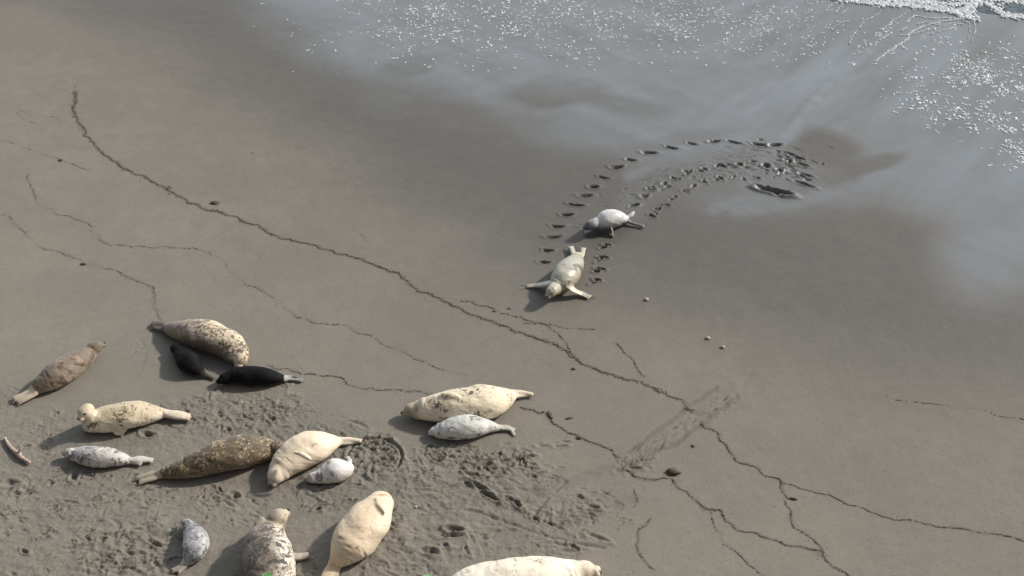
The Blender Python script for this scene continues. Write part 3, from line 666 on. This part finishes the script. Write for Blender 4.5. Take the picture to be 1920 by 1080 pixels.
def seal(label, body, mat, head=None, flips=(), name='harbor_seal', cat='seal', dorsal=(0, 0, 1), voxel=.011, wfac=1.06, hfac=.88, eyes=False, wrinkle=0., group='seals hauled out on the sand', bent=0):
    """body: (px,py,radius_px[,lift_m]) from neck to hips.  head: px,py,z,r_px,az,pitch[,roll].  flips: dict(p=[(px,py,z,halfwidth_px)..], th, n)"""
    root = bpy.data.objects.new(name, None); COL.objects.link(root)
    pts = []
    for b in body:
        s = sc_at(b[0], b[1]); r = b[2]/s; z = r*hfac*.88 + (b[3] if len(b) > 3 else 0)
        x, y, _ = P(b[0], b[1], z); g = gz(x, y) if False else float(base_z(np.array(x), np.array(y)))
        q = P(b[0], b[1], z+g); pts.append((q[0], q[1], q[2], r))
    c = catmull(pts, 46); C_ = c[:, :3]; R = np.maximum(c[:, 3], .012)
    V, Fc = [], []
    def add(vf):
        o = len(V); V.extend(vf[0]); Fc.extend([tuple(o+i for i in f) for f in vf[1]])
    C2, R2 = round_ends(C_, R)
    add(loft(C2, R2*wfac, R2*hfac, seg=26))
    org = np.mean(C_, axis=0); org[2] = 0
    spine = C_.copy(); srad = R.copy(); extras = []
    if head:
        hx, hy, hz, hr, az, pit = head[:6]; roll = head[6] if len(head) > 6 else 0
        s = sc_at(hx, hy); r = hr/s; hc = P(hx, hy, hz); f, sd1, u = frame(az, pit, roll)
        # neck joins head and first body ring
        add(loft(*(lambda cc: (cc[:, :3], cc[:, 3], cc[:, 3]*.97))(catmull([(*hc, r*.98), (*(hc*.45+C_[0]*.55), (r*.96+R[0])*.5), (*C_[0], R[0]*.97), (*C_[3], R[3]*.98)], 14)), seg=22))
        add(ellipsoid(hc, (f, sd1, u), (r*1.22, r*1.0, r*.95)))
        add(ellipsoid(hc+f*r*.80-u*r*.16, (f, sd1, u), (r*.72, r*.56, r*.50)))
        add(ellipsoid(hc+f*r*1.20-u*r*.20+sd1*r*.24, (f, sd1, u), (r*.36, r*.30, r*.30), 12, 8))
        add(ellipsoid(hc+f*r*1.20-u*r*.20-sd1*r*.24, (f, sd1, u), (r*.36, r*.30, r*.30), 12, 8))
        add(ellipsoid(hc+f*r*1.08-u*r*.42, (f, sd1, u), (r*.34, r*.30, r*.22), 12, 8))
        add(ellipsoid(hc+f*r*.55+u*r*.52+sd1*r*.38, (f, sd1, u), (r*.34, r*.22, r*.18), 10, 8))
        add(ellipsoid(hc+f*r*.55+u*r*.52-sd1*r*.38, (f, sd1, u), (r*.34, r*.22, r*.18), 10, 8))
        hs_ = np.array([hc+f*r*1.3, hc+f*r*.7, hc]); spine = np.vstack([hs_, spine]); srad = np.r_[r*.5, r*.8, r, srad]
        for sgn in (1, -1):
            extras.append(('eye', ellipsoid(hc+f*r*.70+u*r*.38+sd1*sgn*r*.54, (f, sd1, u), (r*.17, r*.16, r*.17 if eyes else r*.05), 14, 8), M_EYE))
        extras.append(('nose', ellipsoid(hc+f*r*1.50-u*r*.02, (f, sd1, u), (r*.15, r*.21, r*.15), 12, 8), M_NOSE))
        extras.append(('mouth', ellipsoid(hc+f*r*1.37-u*r*.38, (f, sd1, u), (r*.12, r*.30, r*.045), 12, 6), M_NOSE))
    fl_pts = []
    for fp in flips:
        w = []
        for (a, b, z, hw) in fp['p']:
            q = P(a, b, z); w.append((*q, hw/sc_at(a, b)))
        cc = catmull(w, 16); cen = cc[:, :3]; hw = np.maximum(cc[:, 3], .01); th = np.full(16, fp.get('th', .022)); th = np.minimum(th, hw); th[:4] *= np.linspace(1.5, 1, 4)
        cen, hw = round_ends(cen, hw, True, True); th = np.r_[th[0]*.4, th[0]*.7, th[0]*.9, th[0], th, th[-1], th[-1]*.9, th[-1]*.6, th[-1]*.35]
        if fp.get('fork'):     # webbed toes: longest at both edges
            pass
        add(loft(cen, hw, th, nrm=fp.get('n'), seg=16))
        if fp.get('k', 1.) >= .5:
            T_ = cc[-1, :3]-cc[-4, :3]; T_ /= np.linalg.norm(T_); S_ = np.cross(T_, fp.get('n') or (0, 0, 1)); S_ /= np.linalg.norm(S_); w0 = cc[-1, 3]; L_ = np.linalg.norm(cc[-1, :3]-cc[0, :3])
            for a_, l_ in ((-1.25, .42), (-.45, .16), (.45, .16), (1.25, .42)):
                q0 = cc[-7, :3]+S_*a_*w0*.5; q1 = cc[-1, :3]+S_*a_*w0*.85+T_*L_*l_*.35; q2 = q1+T_*L_*l_*.4+S_*a_*w0*.10; q2[2] = max(q2[2], .012)
                tw = max(w0*.24, .010); tc_ = catmull([q0, q1, q2], 8); add(loft(tc_, np.linspace(tw, tw*.45, 8), np.full(8, .012), nrm=fp.get('n'), seg=8))
        if 1:
            pass
        fl_pts.append((cc[:, :3], fp.get('k', 1.)))
    me = remesh(V, Fc, voxel)
    n = len(me.vertices); co = np.zeros(n*3, np.float32); me.vertices.foreach_get('co', co); co = co.reshape(-1, 3).astype(float)
    # folds of loose skin
    D = np.full(n, 1e9); arg = np.zeros(n, int); 
    Ls = np.r_[0, np.cumsum(np.linalg.norm(np.diff(spine, axis=0), axis=1))]
    for k in range(len(spine)):
        d = np.sum((co-spine[k])**2, axis=1); m_ = d < D; D[m_] = d[m_]; arg[m_] = k
    along = Ls[arg]/Ls[-1]; dv = np.array(dorsal, float); dv /= np.linalg.norm(dv)
    dors = ((co-spine[arg])@dv)/(srad[arg]+1e-6)
    flip = np.zeros(n)
    for fpnt, k in fl_pts:
        d = np.min([np.sum((co-q)**2, axis=1) for q in fpnt[3:]], axis=0); flip = np.maximum(flip, k*smooth(.10, .045, np.sqrt(d)))
    # gentle unevenness of blubber
    no = np.zeros(n*3, np.float32); me.vertices.foreach_get('normal', no); no = no.reshape(-1, 3)
    sdn = int(abs(body[0][0])) % 97; amp = np.clip(srad[arg]/.2, .15, 1.1)
    bump = (.050*(fbm(co[:, 0]+co[:, 2]*.7, co[:, 1]+co[:, 2], .30, sdn, 2)-.5) + .012*(fbm(co[:, 0]+co[:, 2]*.7, co[:, 1]+co[:, 2], .09, sdn+7, 3)-.5))*amp
    fold = np.zeros(n)        # creases where the skin gathers: behind the head, at the flipper, at the hips
    for (ta, ka) in ((.13, 1.), (.165, .7), (.20, .8), (.30, .5), (.80, .9), (.845, .7), (.885, .6)):
        fold += ka*np.exp(-((along-ta-.018*(fbm(co[:, 0], co[:, 1]+co[:, 2], .2, sdn+11, 2)-.5)*4)/.0075)**2)*smooth(.3, .7, fbm(co[:, 0]*1.+ta*9, co[:, 1]+co[:, 2], .22, sdn+5, 2))
    bump -= .011*fold*amp*(.25 if 'pup' in name else 1)
    if wrinkle: bump -= wrinkle*np.exp(-((np.sin(along*150)-1)/.5)**2)*smooth(.02, .07, along)*smooth(.24, .14, along)
    co2 = co+no*bump[:, None]
    # belly spreads flat where it meets the sand
    base = float(np.mean([base_z(np.array(p[0]), np.array(p[1])) for p in spine]))
    low = co2[:, 2]-base; co2[:, 2] = base+np.where(low < .03, .03-(.03-low)*.55, low)
    me.vertices.foreach_set('co', co2.astype(np.float32).ravel())
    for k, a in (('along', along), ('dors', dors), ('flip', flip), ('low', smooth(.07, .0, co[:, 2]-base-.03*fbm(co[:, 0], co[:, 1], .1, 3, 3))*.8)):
        at = me.attributes.new(k, 'FLOAT', 'POINT'); at.data.foreach_set('value', a.astype(np.float32))
    at = me.attributes.new('bodyco', 'FLOAT_VECTOR', 'POINT'); at.data.foreach_set('vector', (co-org+np.array([body[0][0]*.31, 0, 0])).astype(np.float32).ravel())
    me.polygons.foreach_set('use_smooth', np.ones(len(me.polygons), bool)); me.materials.clear(); me.materials.append(mat)
    root.location = org
    me.vertices.foreach_set('co', (co2-org).astype(np.float32).ravel()); me.update(); me.name = 'body'
    ob = bpy.data.objects.new('body', me); COL.objects.link(ob); ob.parent = root
    for nm, (v, f_), mt in extras:
        mesh_np(nm, np.array(v)-org, f_, mt, root)
    tag(root, label, cat, group)
    return root

CREAM = (.62, .53, .40); CREAM_D = (.44, .36, .25)
FN = (0, -.55, .83)      # facing the viewer's side of a flank
PUPS = 'seal pups on the sand'
# 1 brown seal at far left
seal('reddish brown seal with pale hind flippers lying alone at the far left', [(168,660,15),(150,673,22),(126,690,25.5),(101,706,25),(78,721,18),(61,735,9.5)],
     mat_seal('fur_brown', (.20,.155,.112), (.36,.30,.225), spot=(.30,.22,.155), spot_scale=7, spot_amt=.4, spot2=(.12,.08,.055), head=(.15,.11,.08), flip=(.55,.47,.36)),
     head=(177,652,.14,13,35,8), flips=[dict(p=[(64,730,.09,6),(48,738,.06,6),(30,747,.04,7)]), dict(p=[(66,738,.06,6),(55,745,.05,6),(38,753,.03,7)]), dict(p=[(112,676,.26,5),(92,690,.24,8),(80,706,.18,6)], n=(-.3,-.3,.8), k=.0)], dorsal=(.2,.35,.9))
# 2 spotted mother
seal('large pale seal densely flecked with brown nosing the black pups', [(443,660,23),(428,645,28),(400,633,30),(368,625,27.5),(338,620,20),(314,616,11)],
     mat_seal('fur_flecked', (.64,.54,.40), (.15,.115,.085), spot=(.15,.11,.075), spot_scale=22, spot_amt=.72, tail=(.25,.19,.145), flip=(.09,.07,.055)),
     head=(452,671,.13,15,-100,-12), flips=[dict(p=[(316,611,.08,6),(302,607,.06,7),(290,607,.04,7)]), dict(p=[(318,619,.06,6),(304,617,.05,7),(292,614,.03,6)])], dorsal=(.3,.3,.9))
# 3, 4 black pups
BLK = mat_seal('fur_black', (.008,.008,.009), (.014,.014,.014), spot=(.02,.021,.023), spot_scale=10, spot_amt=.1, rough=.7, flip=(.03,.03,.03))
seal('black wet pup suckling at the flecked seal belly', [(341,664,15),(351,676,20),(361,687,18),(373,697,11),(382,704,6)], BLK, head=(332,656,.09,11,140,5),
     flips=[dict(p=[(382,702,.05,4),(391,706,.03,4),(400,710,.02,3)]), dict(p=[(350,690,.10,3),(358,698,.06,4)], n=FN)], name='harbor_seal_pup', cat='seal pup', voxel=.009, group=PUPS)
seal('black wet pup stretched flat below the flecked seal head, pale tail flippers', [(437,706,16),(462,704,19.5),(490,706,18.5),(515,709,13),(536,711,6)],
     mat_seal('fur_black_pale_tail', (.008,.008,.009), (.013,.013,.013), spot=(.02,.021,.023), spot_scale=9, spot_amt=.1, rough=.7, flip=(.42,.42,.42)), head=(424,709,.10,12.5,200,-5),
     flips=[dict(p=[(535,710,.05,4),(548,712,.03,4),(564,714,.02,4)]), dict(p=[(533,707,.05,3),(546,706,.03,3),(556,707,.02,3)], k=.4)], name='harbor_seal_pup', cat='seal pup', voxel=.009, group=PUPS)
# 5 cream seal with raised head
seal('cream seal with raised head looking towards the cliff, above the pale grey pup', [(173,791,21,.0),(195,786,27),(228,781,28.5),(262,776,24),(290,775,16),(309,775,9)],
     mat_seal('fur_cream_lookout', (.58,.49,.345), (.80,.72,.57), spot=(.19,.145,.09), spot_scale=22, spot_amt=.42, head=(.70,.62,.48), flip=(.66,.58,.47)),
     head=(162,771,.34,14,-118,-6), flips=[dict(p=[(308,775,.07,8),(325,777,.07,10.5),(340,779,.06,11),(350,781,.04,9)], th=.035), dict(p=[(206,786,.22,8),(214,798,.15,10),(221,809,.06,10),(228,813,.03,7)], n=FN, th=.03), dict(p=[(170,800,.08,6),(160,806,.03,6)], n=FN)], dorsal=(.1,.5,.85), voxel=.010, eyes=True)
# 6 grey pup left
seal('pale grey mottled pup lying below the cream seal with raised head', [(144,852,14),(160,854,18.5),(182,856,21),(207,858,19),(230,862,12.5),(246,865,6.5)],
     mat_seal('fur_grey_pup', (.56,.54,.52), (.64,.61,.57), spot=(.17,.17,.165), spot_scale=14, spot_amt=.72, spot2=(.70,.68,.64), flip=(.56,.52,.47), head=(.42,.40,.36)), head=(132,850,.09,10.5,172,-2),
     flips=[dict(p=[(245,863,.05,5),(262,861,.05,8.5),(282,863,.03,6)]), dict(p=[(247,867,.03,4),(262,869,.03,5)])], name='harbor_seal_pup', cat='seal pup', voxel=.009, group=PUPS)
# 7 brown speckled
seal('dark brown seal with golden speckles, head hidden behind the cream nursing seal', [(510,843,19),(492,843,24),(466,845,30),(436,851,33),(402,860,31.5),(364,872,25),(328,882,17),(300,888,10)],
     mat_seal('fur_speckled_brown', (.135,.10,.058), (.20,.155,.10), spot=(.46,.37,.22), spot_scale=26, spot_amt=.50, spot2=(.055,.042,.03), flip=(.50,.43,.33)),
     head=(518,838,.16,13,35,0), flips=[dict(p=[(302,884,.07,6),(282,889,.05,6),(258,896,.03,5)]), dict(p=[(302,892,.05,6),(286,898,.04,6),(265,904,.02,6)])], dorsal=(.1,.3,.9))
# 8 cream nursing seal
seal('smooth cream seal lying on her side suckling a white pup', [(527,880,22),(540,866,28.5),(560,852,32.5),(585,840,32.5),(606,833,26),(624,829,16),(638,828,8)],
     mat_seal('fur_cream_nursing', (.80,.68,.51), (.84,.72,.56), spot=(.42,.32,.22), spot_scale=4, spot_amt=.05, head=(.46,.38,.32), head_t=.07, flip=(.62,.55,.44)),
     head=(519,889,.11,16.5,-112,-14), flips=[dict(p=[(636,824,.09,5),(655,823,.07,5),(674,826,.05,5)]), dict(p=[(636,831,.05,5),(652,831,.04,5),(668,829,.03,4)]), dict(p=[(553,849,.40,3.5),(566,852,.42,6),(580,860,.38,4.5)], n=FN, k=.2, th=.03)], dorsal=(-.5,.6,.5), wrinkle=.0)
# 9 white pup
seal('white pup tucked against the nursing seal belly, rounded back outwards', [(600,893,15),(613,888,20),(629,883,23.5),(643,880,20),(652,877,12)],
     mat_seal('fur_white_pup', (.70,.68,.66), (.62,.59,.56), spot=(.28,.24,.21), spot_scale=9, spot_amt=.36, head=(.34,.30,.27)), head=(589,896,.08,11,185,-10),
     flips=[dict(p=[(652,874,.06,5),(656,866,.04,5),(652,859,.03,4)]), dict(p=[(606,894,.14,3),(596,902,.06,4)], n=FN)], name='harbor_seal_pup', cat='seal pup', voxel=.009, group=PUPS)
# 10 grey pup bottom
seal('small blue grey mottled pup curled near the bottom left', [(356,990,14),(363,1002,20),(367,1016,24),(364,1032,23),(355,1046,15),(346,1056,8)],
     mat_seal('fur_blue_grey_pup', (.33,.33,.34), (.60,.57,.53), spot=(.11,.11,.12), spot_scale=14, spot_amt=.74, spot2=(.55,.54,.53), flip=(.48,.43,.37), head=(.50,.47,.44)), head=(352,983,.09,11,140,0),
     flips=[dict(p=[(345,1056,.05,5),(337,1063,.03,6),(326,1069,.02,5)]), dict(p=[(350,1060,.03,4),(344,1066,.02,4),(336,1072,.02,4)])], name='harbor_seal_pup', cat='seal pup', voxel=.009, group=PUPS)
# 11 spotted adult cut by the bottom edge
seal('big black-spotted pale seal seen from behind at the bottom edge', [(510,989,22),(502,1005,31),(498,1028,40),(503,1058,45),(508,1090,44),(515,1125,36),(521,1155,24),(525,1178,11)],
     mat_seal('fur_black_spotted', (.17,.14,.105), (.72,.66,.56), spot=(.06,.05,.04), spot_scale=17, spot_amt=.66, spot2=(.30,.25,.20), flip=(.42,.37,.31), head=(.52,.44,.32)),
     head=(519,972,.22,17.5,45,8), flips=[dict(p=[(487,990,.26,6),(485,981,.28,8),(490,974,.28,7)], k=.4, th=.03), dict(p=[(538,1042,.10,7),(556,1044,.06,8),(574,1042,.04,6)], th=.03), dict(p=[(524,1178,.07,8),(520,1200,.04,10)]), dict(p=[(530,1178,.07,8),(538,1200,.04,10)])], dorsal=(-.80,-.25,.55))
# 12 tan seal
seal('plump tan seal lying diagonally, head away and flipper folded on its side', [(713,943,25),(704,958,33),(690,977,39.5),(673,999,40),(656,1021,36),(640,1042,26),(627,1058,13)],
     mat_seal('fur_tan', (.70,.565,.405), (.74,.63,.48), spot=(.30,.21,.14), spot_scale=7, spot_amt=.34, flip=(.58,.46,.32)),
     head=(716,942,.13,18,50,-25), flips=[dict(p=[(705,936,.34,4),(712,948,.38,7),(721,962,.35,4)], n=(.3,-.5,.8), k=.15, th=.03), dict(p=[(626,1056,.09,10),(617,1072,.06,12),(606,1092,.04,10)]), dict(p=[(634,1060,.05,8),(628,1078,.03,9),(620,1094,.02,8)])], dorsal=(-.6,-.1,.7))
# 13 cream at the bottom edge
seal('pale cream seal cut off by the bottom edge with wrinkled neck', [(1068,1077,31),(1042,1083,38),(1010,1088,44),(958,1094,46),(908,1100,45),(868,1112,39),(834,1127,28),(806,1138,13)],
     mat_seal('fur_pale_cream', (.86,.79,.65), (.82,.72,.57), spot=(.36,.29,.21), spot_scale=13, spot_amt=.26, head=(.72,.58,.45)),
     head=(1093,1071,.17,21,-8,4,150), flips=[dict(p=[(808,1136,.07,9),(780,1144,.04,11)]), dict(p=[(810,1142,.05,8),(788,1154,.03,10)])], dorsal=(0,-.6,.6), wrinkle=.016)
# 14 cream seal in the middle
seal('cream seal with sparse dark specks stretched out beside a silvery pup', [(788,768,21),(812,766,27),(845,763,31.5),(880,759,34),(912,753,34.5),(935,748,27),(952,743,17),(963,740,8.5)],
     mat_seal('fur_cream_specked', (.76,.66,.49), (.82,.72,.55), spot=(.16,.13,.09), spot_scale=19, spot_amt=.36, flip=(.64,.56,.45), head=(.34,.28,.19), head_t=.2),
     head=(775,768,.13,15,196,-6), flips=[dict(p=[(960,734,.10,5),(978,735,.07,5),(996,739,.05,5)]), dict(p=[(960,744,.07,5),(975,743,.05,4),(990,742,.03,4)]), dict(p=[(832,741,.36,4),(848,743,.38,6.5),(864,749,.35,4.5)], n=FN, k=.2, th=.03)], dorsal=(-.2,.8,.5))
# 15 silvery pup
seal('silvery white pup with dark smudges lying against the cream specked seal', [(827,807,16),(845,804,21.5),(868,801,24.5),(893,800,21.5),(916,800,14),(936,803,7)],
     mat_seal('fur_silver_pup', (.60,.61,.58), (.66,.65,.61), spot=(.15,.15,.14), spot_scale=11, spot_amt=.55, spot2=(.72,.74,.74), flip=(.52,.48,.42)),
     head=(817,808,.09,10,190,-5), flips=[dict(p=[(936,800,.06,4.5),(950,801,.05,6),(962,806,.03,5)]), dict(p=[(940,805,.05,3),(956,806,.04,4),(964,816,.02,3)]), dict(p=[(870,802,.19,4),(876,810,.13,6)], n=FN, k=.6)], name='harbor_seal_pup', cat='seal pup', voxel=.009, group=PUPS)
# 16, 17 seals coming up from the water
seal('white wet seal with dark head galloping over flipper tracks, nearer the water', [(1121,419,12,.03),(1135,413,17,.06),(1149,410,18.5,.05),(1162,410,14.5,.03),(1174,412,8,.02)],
     mat_seal('fur_wet_white', (.66,.66,.66), (.30,.30,.30), spot=(.24,.24,.25), spot_scale=6, spot_amt=.25, head=(.05,.05,.053), flip=(.10,.10,.10), rough=.4, head_t=.34),
     head=(1108,422,.20,10,196,-8), flips=[dict(p=[(1141,418,.16,8),(1147,431,.08,6),(1149,442,.02,6)], n=(1,0,.2), k=.0), dict(p=[(1118,424,.12,6),(1110,433,.05,5.5),(1100,437,.02,6)], k=.6), dict(p=[(1176,415,.06,4),(1190,420,.04,4.5),(1205,424,.03,4.5)], k=1.2), dict(p=[(1176,409,.10,4),(1183,404,.13,4),(1187,399,.15,3)], k=.2)], voxel=.009, group='seals coming up from the water')
seal('cream white wet seal with spread flippers hauling itself up the beach', [(1044,539,15,.04),(1054,527,21.5,.05),(1064,513,24.5,.03),(1073,500,21,.01),(1080,488,14),(1083,480,9)],
     mat_seal('fur_wet_cream', (.44,.42,.35), (.40,.35,.24), spot=(.16,.15,.12), spot_scale=6, spot_amt=.5, head=(.46,.42,.33), flip=(.62,.58,.48), rough=.4),
     head=(1035,546,.20,11,-128,-10), flips=[dict(p=[(1040,531,.19,11),(1022,533,.10,9),(1007,535,.04,8),(992,536,.02,5.5)], k=.8), dict(p=[(1064,534,.18,12),(1078,544,.10,9.5),(1090,550,.04,8.5),(1102,556,.02,6)], k=1.), dict(p=[(1079,482,.08,5),(1075,474,.06,5),(1071,465,.05,4.5)]), dict(p=[(1088,484,.08,5),(1092,476,.06,5),(1094,467,.05,4.5)]), dict(p=[(1083,480,.08,2.5),(1083,474,.07,2.5)])], dorsal=(-.1,.3,.9), voxel=.009, group='seals coming up from the water')

# ------------------------------------------------------------------ driftwood
dw = bpy.data.objects.new('driftwood', None); COL.objects.link(dw)
wp = [(*P(a, b, .03), r) for a, b, r in [(9,821,.014),(16,834,.022),(27,846,.026),(33,850,.034),(40,858,.028),(55,867,.018)]]
org = np.array(wp[2][:3]); org[2] = 0
c = catmull(wp, 30); V, Fc = loft(*(lambda C2, R2: (C2-org, R2*(1+.15*np.sin(np.arange(len(R2))*1.7)), R2))(*round_ends(c[:, :3], c[:, 3])), seg=12); dw.location = org
mesh_np('branch', V, Fc, M_DRIFT, dw)
c = catmull([(*(np.array(P(33,850,.05))), .02), (*P(38,844,.09), .013), (*P(40,841,.11), .008)], 8)
V, Fc = loft(c[:, :3]-org, c[:, 3], c[:, 3], seg=10); mesh_np('twig', V, Fc, M_DRIFT, dw)
tag(dw, 'bent pale driftwood stick lying near the left edge', 'driftwood')

# ------------------------------------------------------------------ cliff edge below the viewpoint, with the plants whose tips show at the bottom
cv = []; nxs, nys = 60, 26
for j in range(nys):
    for i in range(nxs):
        x = -45+90*i/(nxs-1); t = j/(nys-1)
        if t < .45: y = -30+ (t/.45)*30.6; z = 8.9+.5*(fbm(x, y, 5, 31, 3)-.5)-.12*max(0, y+1)
        else:
            k = (t-.45)/.55; y = .6+2.6*k+.7*(fbm(x, k*9, 2.2, 32, 4)-.5); z = 8.75*(1-k)-.4*k
        cv.append((x, y, z))
ix = np.arange(nxs*nys).reshape(nys, nxs)
tag(mesh_np('cliff', cv, np.stack([ix[:-1, :-1], ix[:-1, 1:], ix[1:, 1:], ix[1:, :-1]], -1).reshape(-1, 4), M_ROCK), kind='structure')
def plant(px, py, dist, nleaf, spread, label, seed):
    """tuft rooted on the cliff lip whose highest leaves reach the sight line through (px,py)"""
    r = random.Random(seed); a, b = (px-960)/F, (540-py)/F
    d = np.array([a, CP+b*SP, -SP+b*CP]); tip = np.array([0, 0, CAM_H])+d*dist; foot = np.array([tip[0], .45, 8.72])
    root = bpy.data.objects.new('cliff_plant', None); COL.objects.link(root); root.location = foot
    sv_, sf = loft(catmull([(0,0,-.05),(0,.1,.08),*[tuple((tip-foot)*.8)]], 8), np.linspace(.006, .003, 8), np.linspace(.006, .003, 8), seg=6)
    mesh_np('stem', sv_, sf, M_LEAF, root)
    for k in range(nleaf):
        V = []; Fc = []
        t = 1 if k < 8 else r.uniform(.4, 1); base = (tip-foot)*t+np.array([r.uniform(-spread, spread), r.uniform(-.02, .02), -.004-abs(r.gauss(0, .010))])
        dr = np.array([r.uniform(-1, 1), r.uniform(-.2, 1), r.uniform(-.3, .15)]); dr /= np.linalg.norm(dr); L = r.uniform(.02, .035); s_ = np.cross(dr, [0, 0, 1]); s_ /= np.linalg.norm(s_)
        o = len(V)
        for q, w_ in ((0, .002), (.35, .008), (.7, .006), (1, .0008)):
            c_ = base+dr*L*(q-.5)-np.array([0, 0, .004*q*q]); V += [c_-s_*w_, c_+np.array([0, 0, -.0015]), c_+s_*w_]
        for q in range(3): Fc += [(o+q*3, o+q*3+1, o+q*3+4, o+q*3+3), (o+q*3+1, o+q*3+2, o+q*3+5, o+q*3+4)]
        mesh_np('leaf', V, Fc, M_LEAF, root)
    tag(root, label, 'plant')
plant(488, 1090, 2.05, 34, .022, 'green leaf tips poking in below the black-spotted seal', 3)
plant(818, 1089, 2.05, 26, .018, 'green leaf tips at the bottom edge left of the pale cream seal', 4)
print('stamps', n_st, 'verts', len(beach.data.vertices))
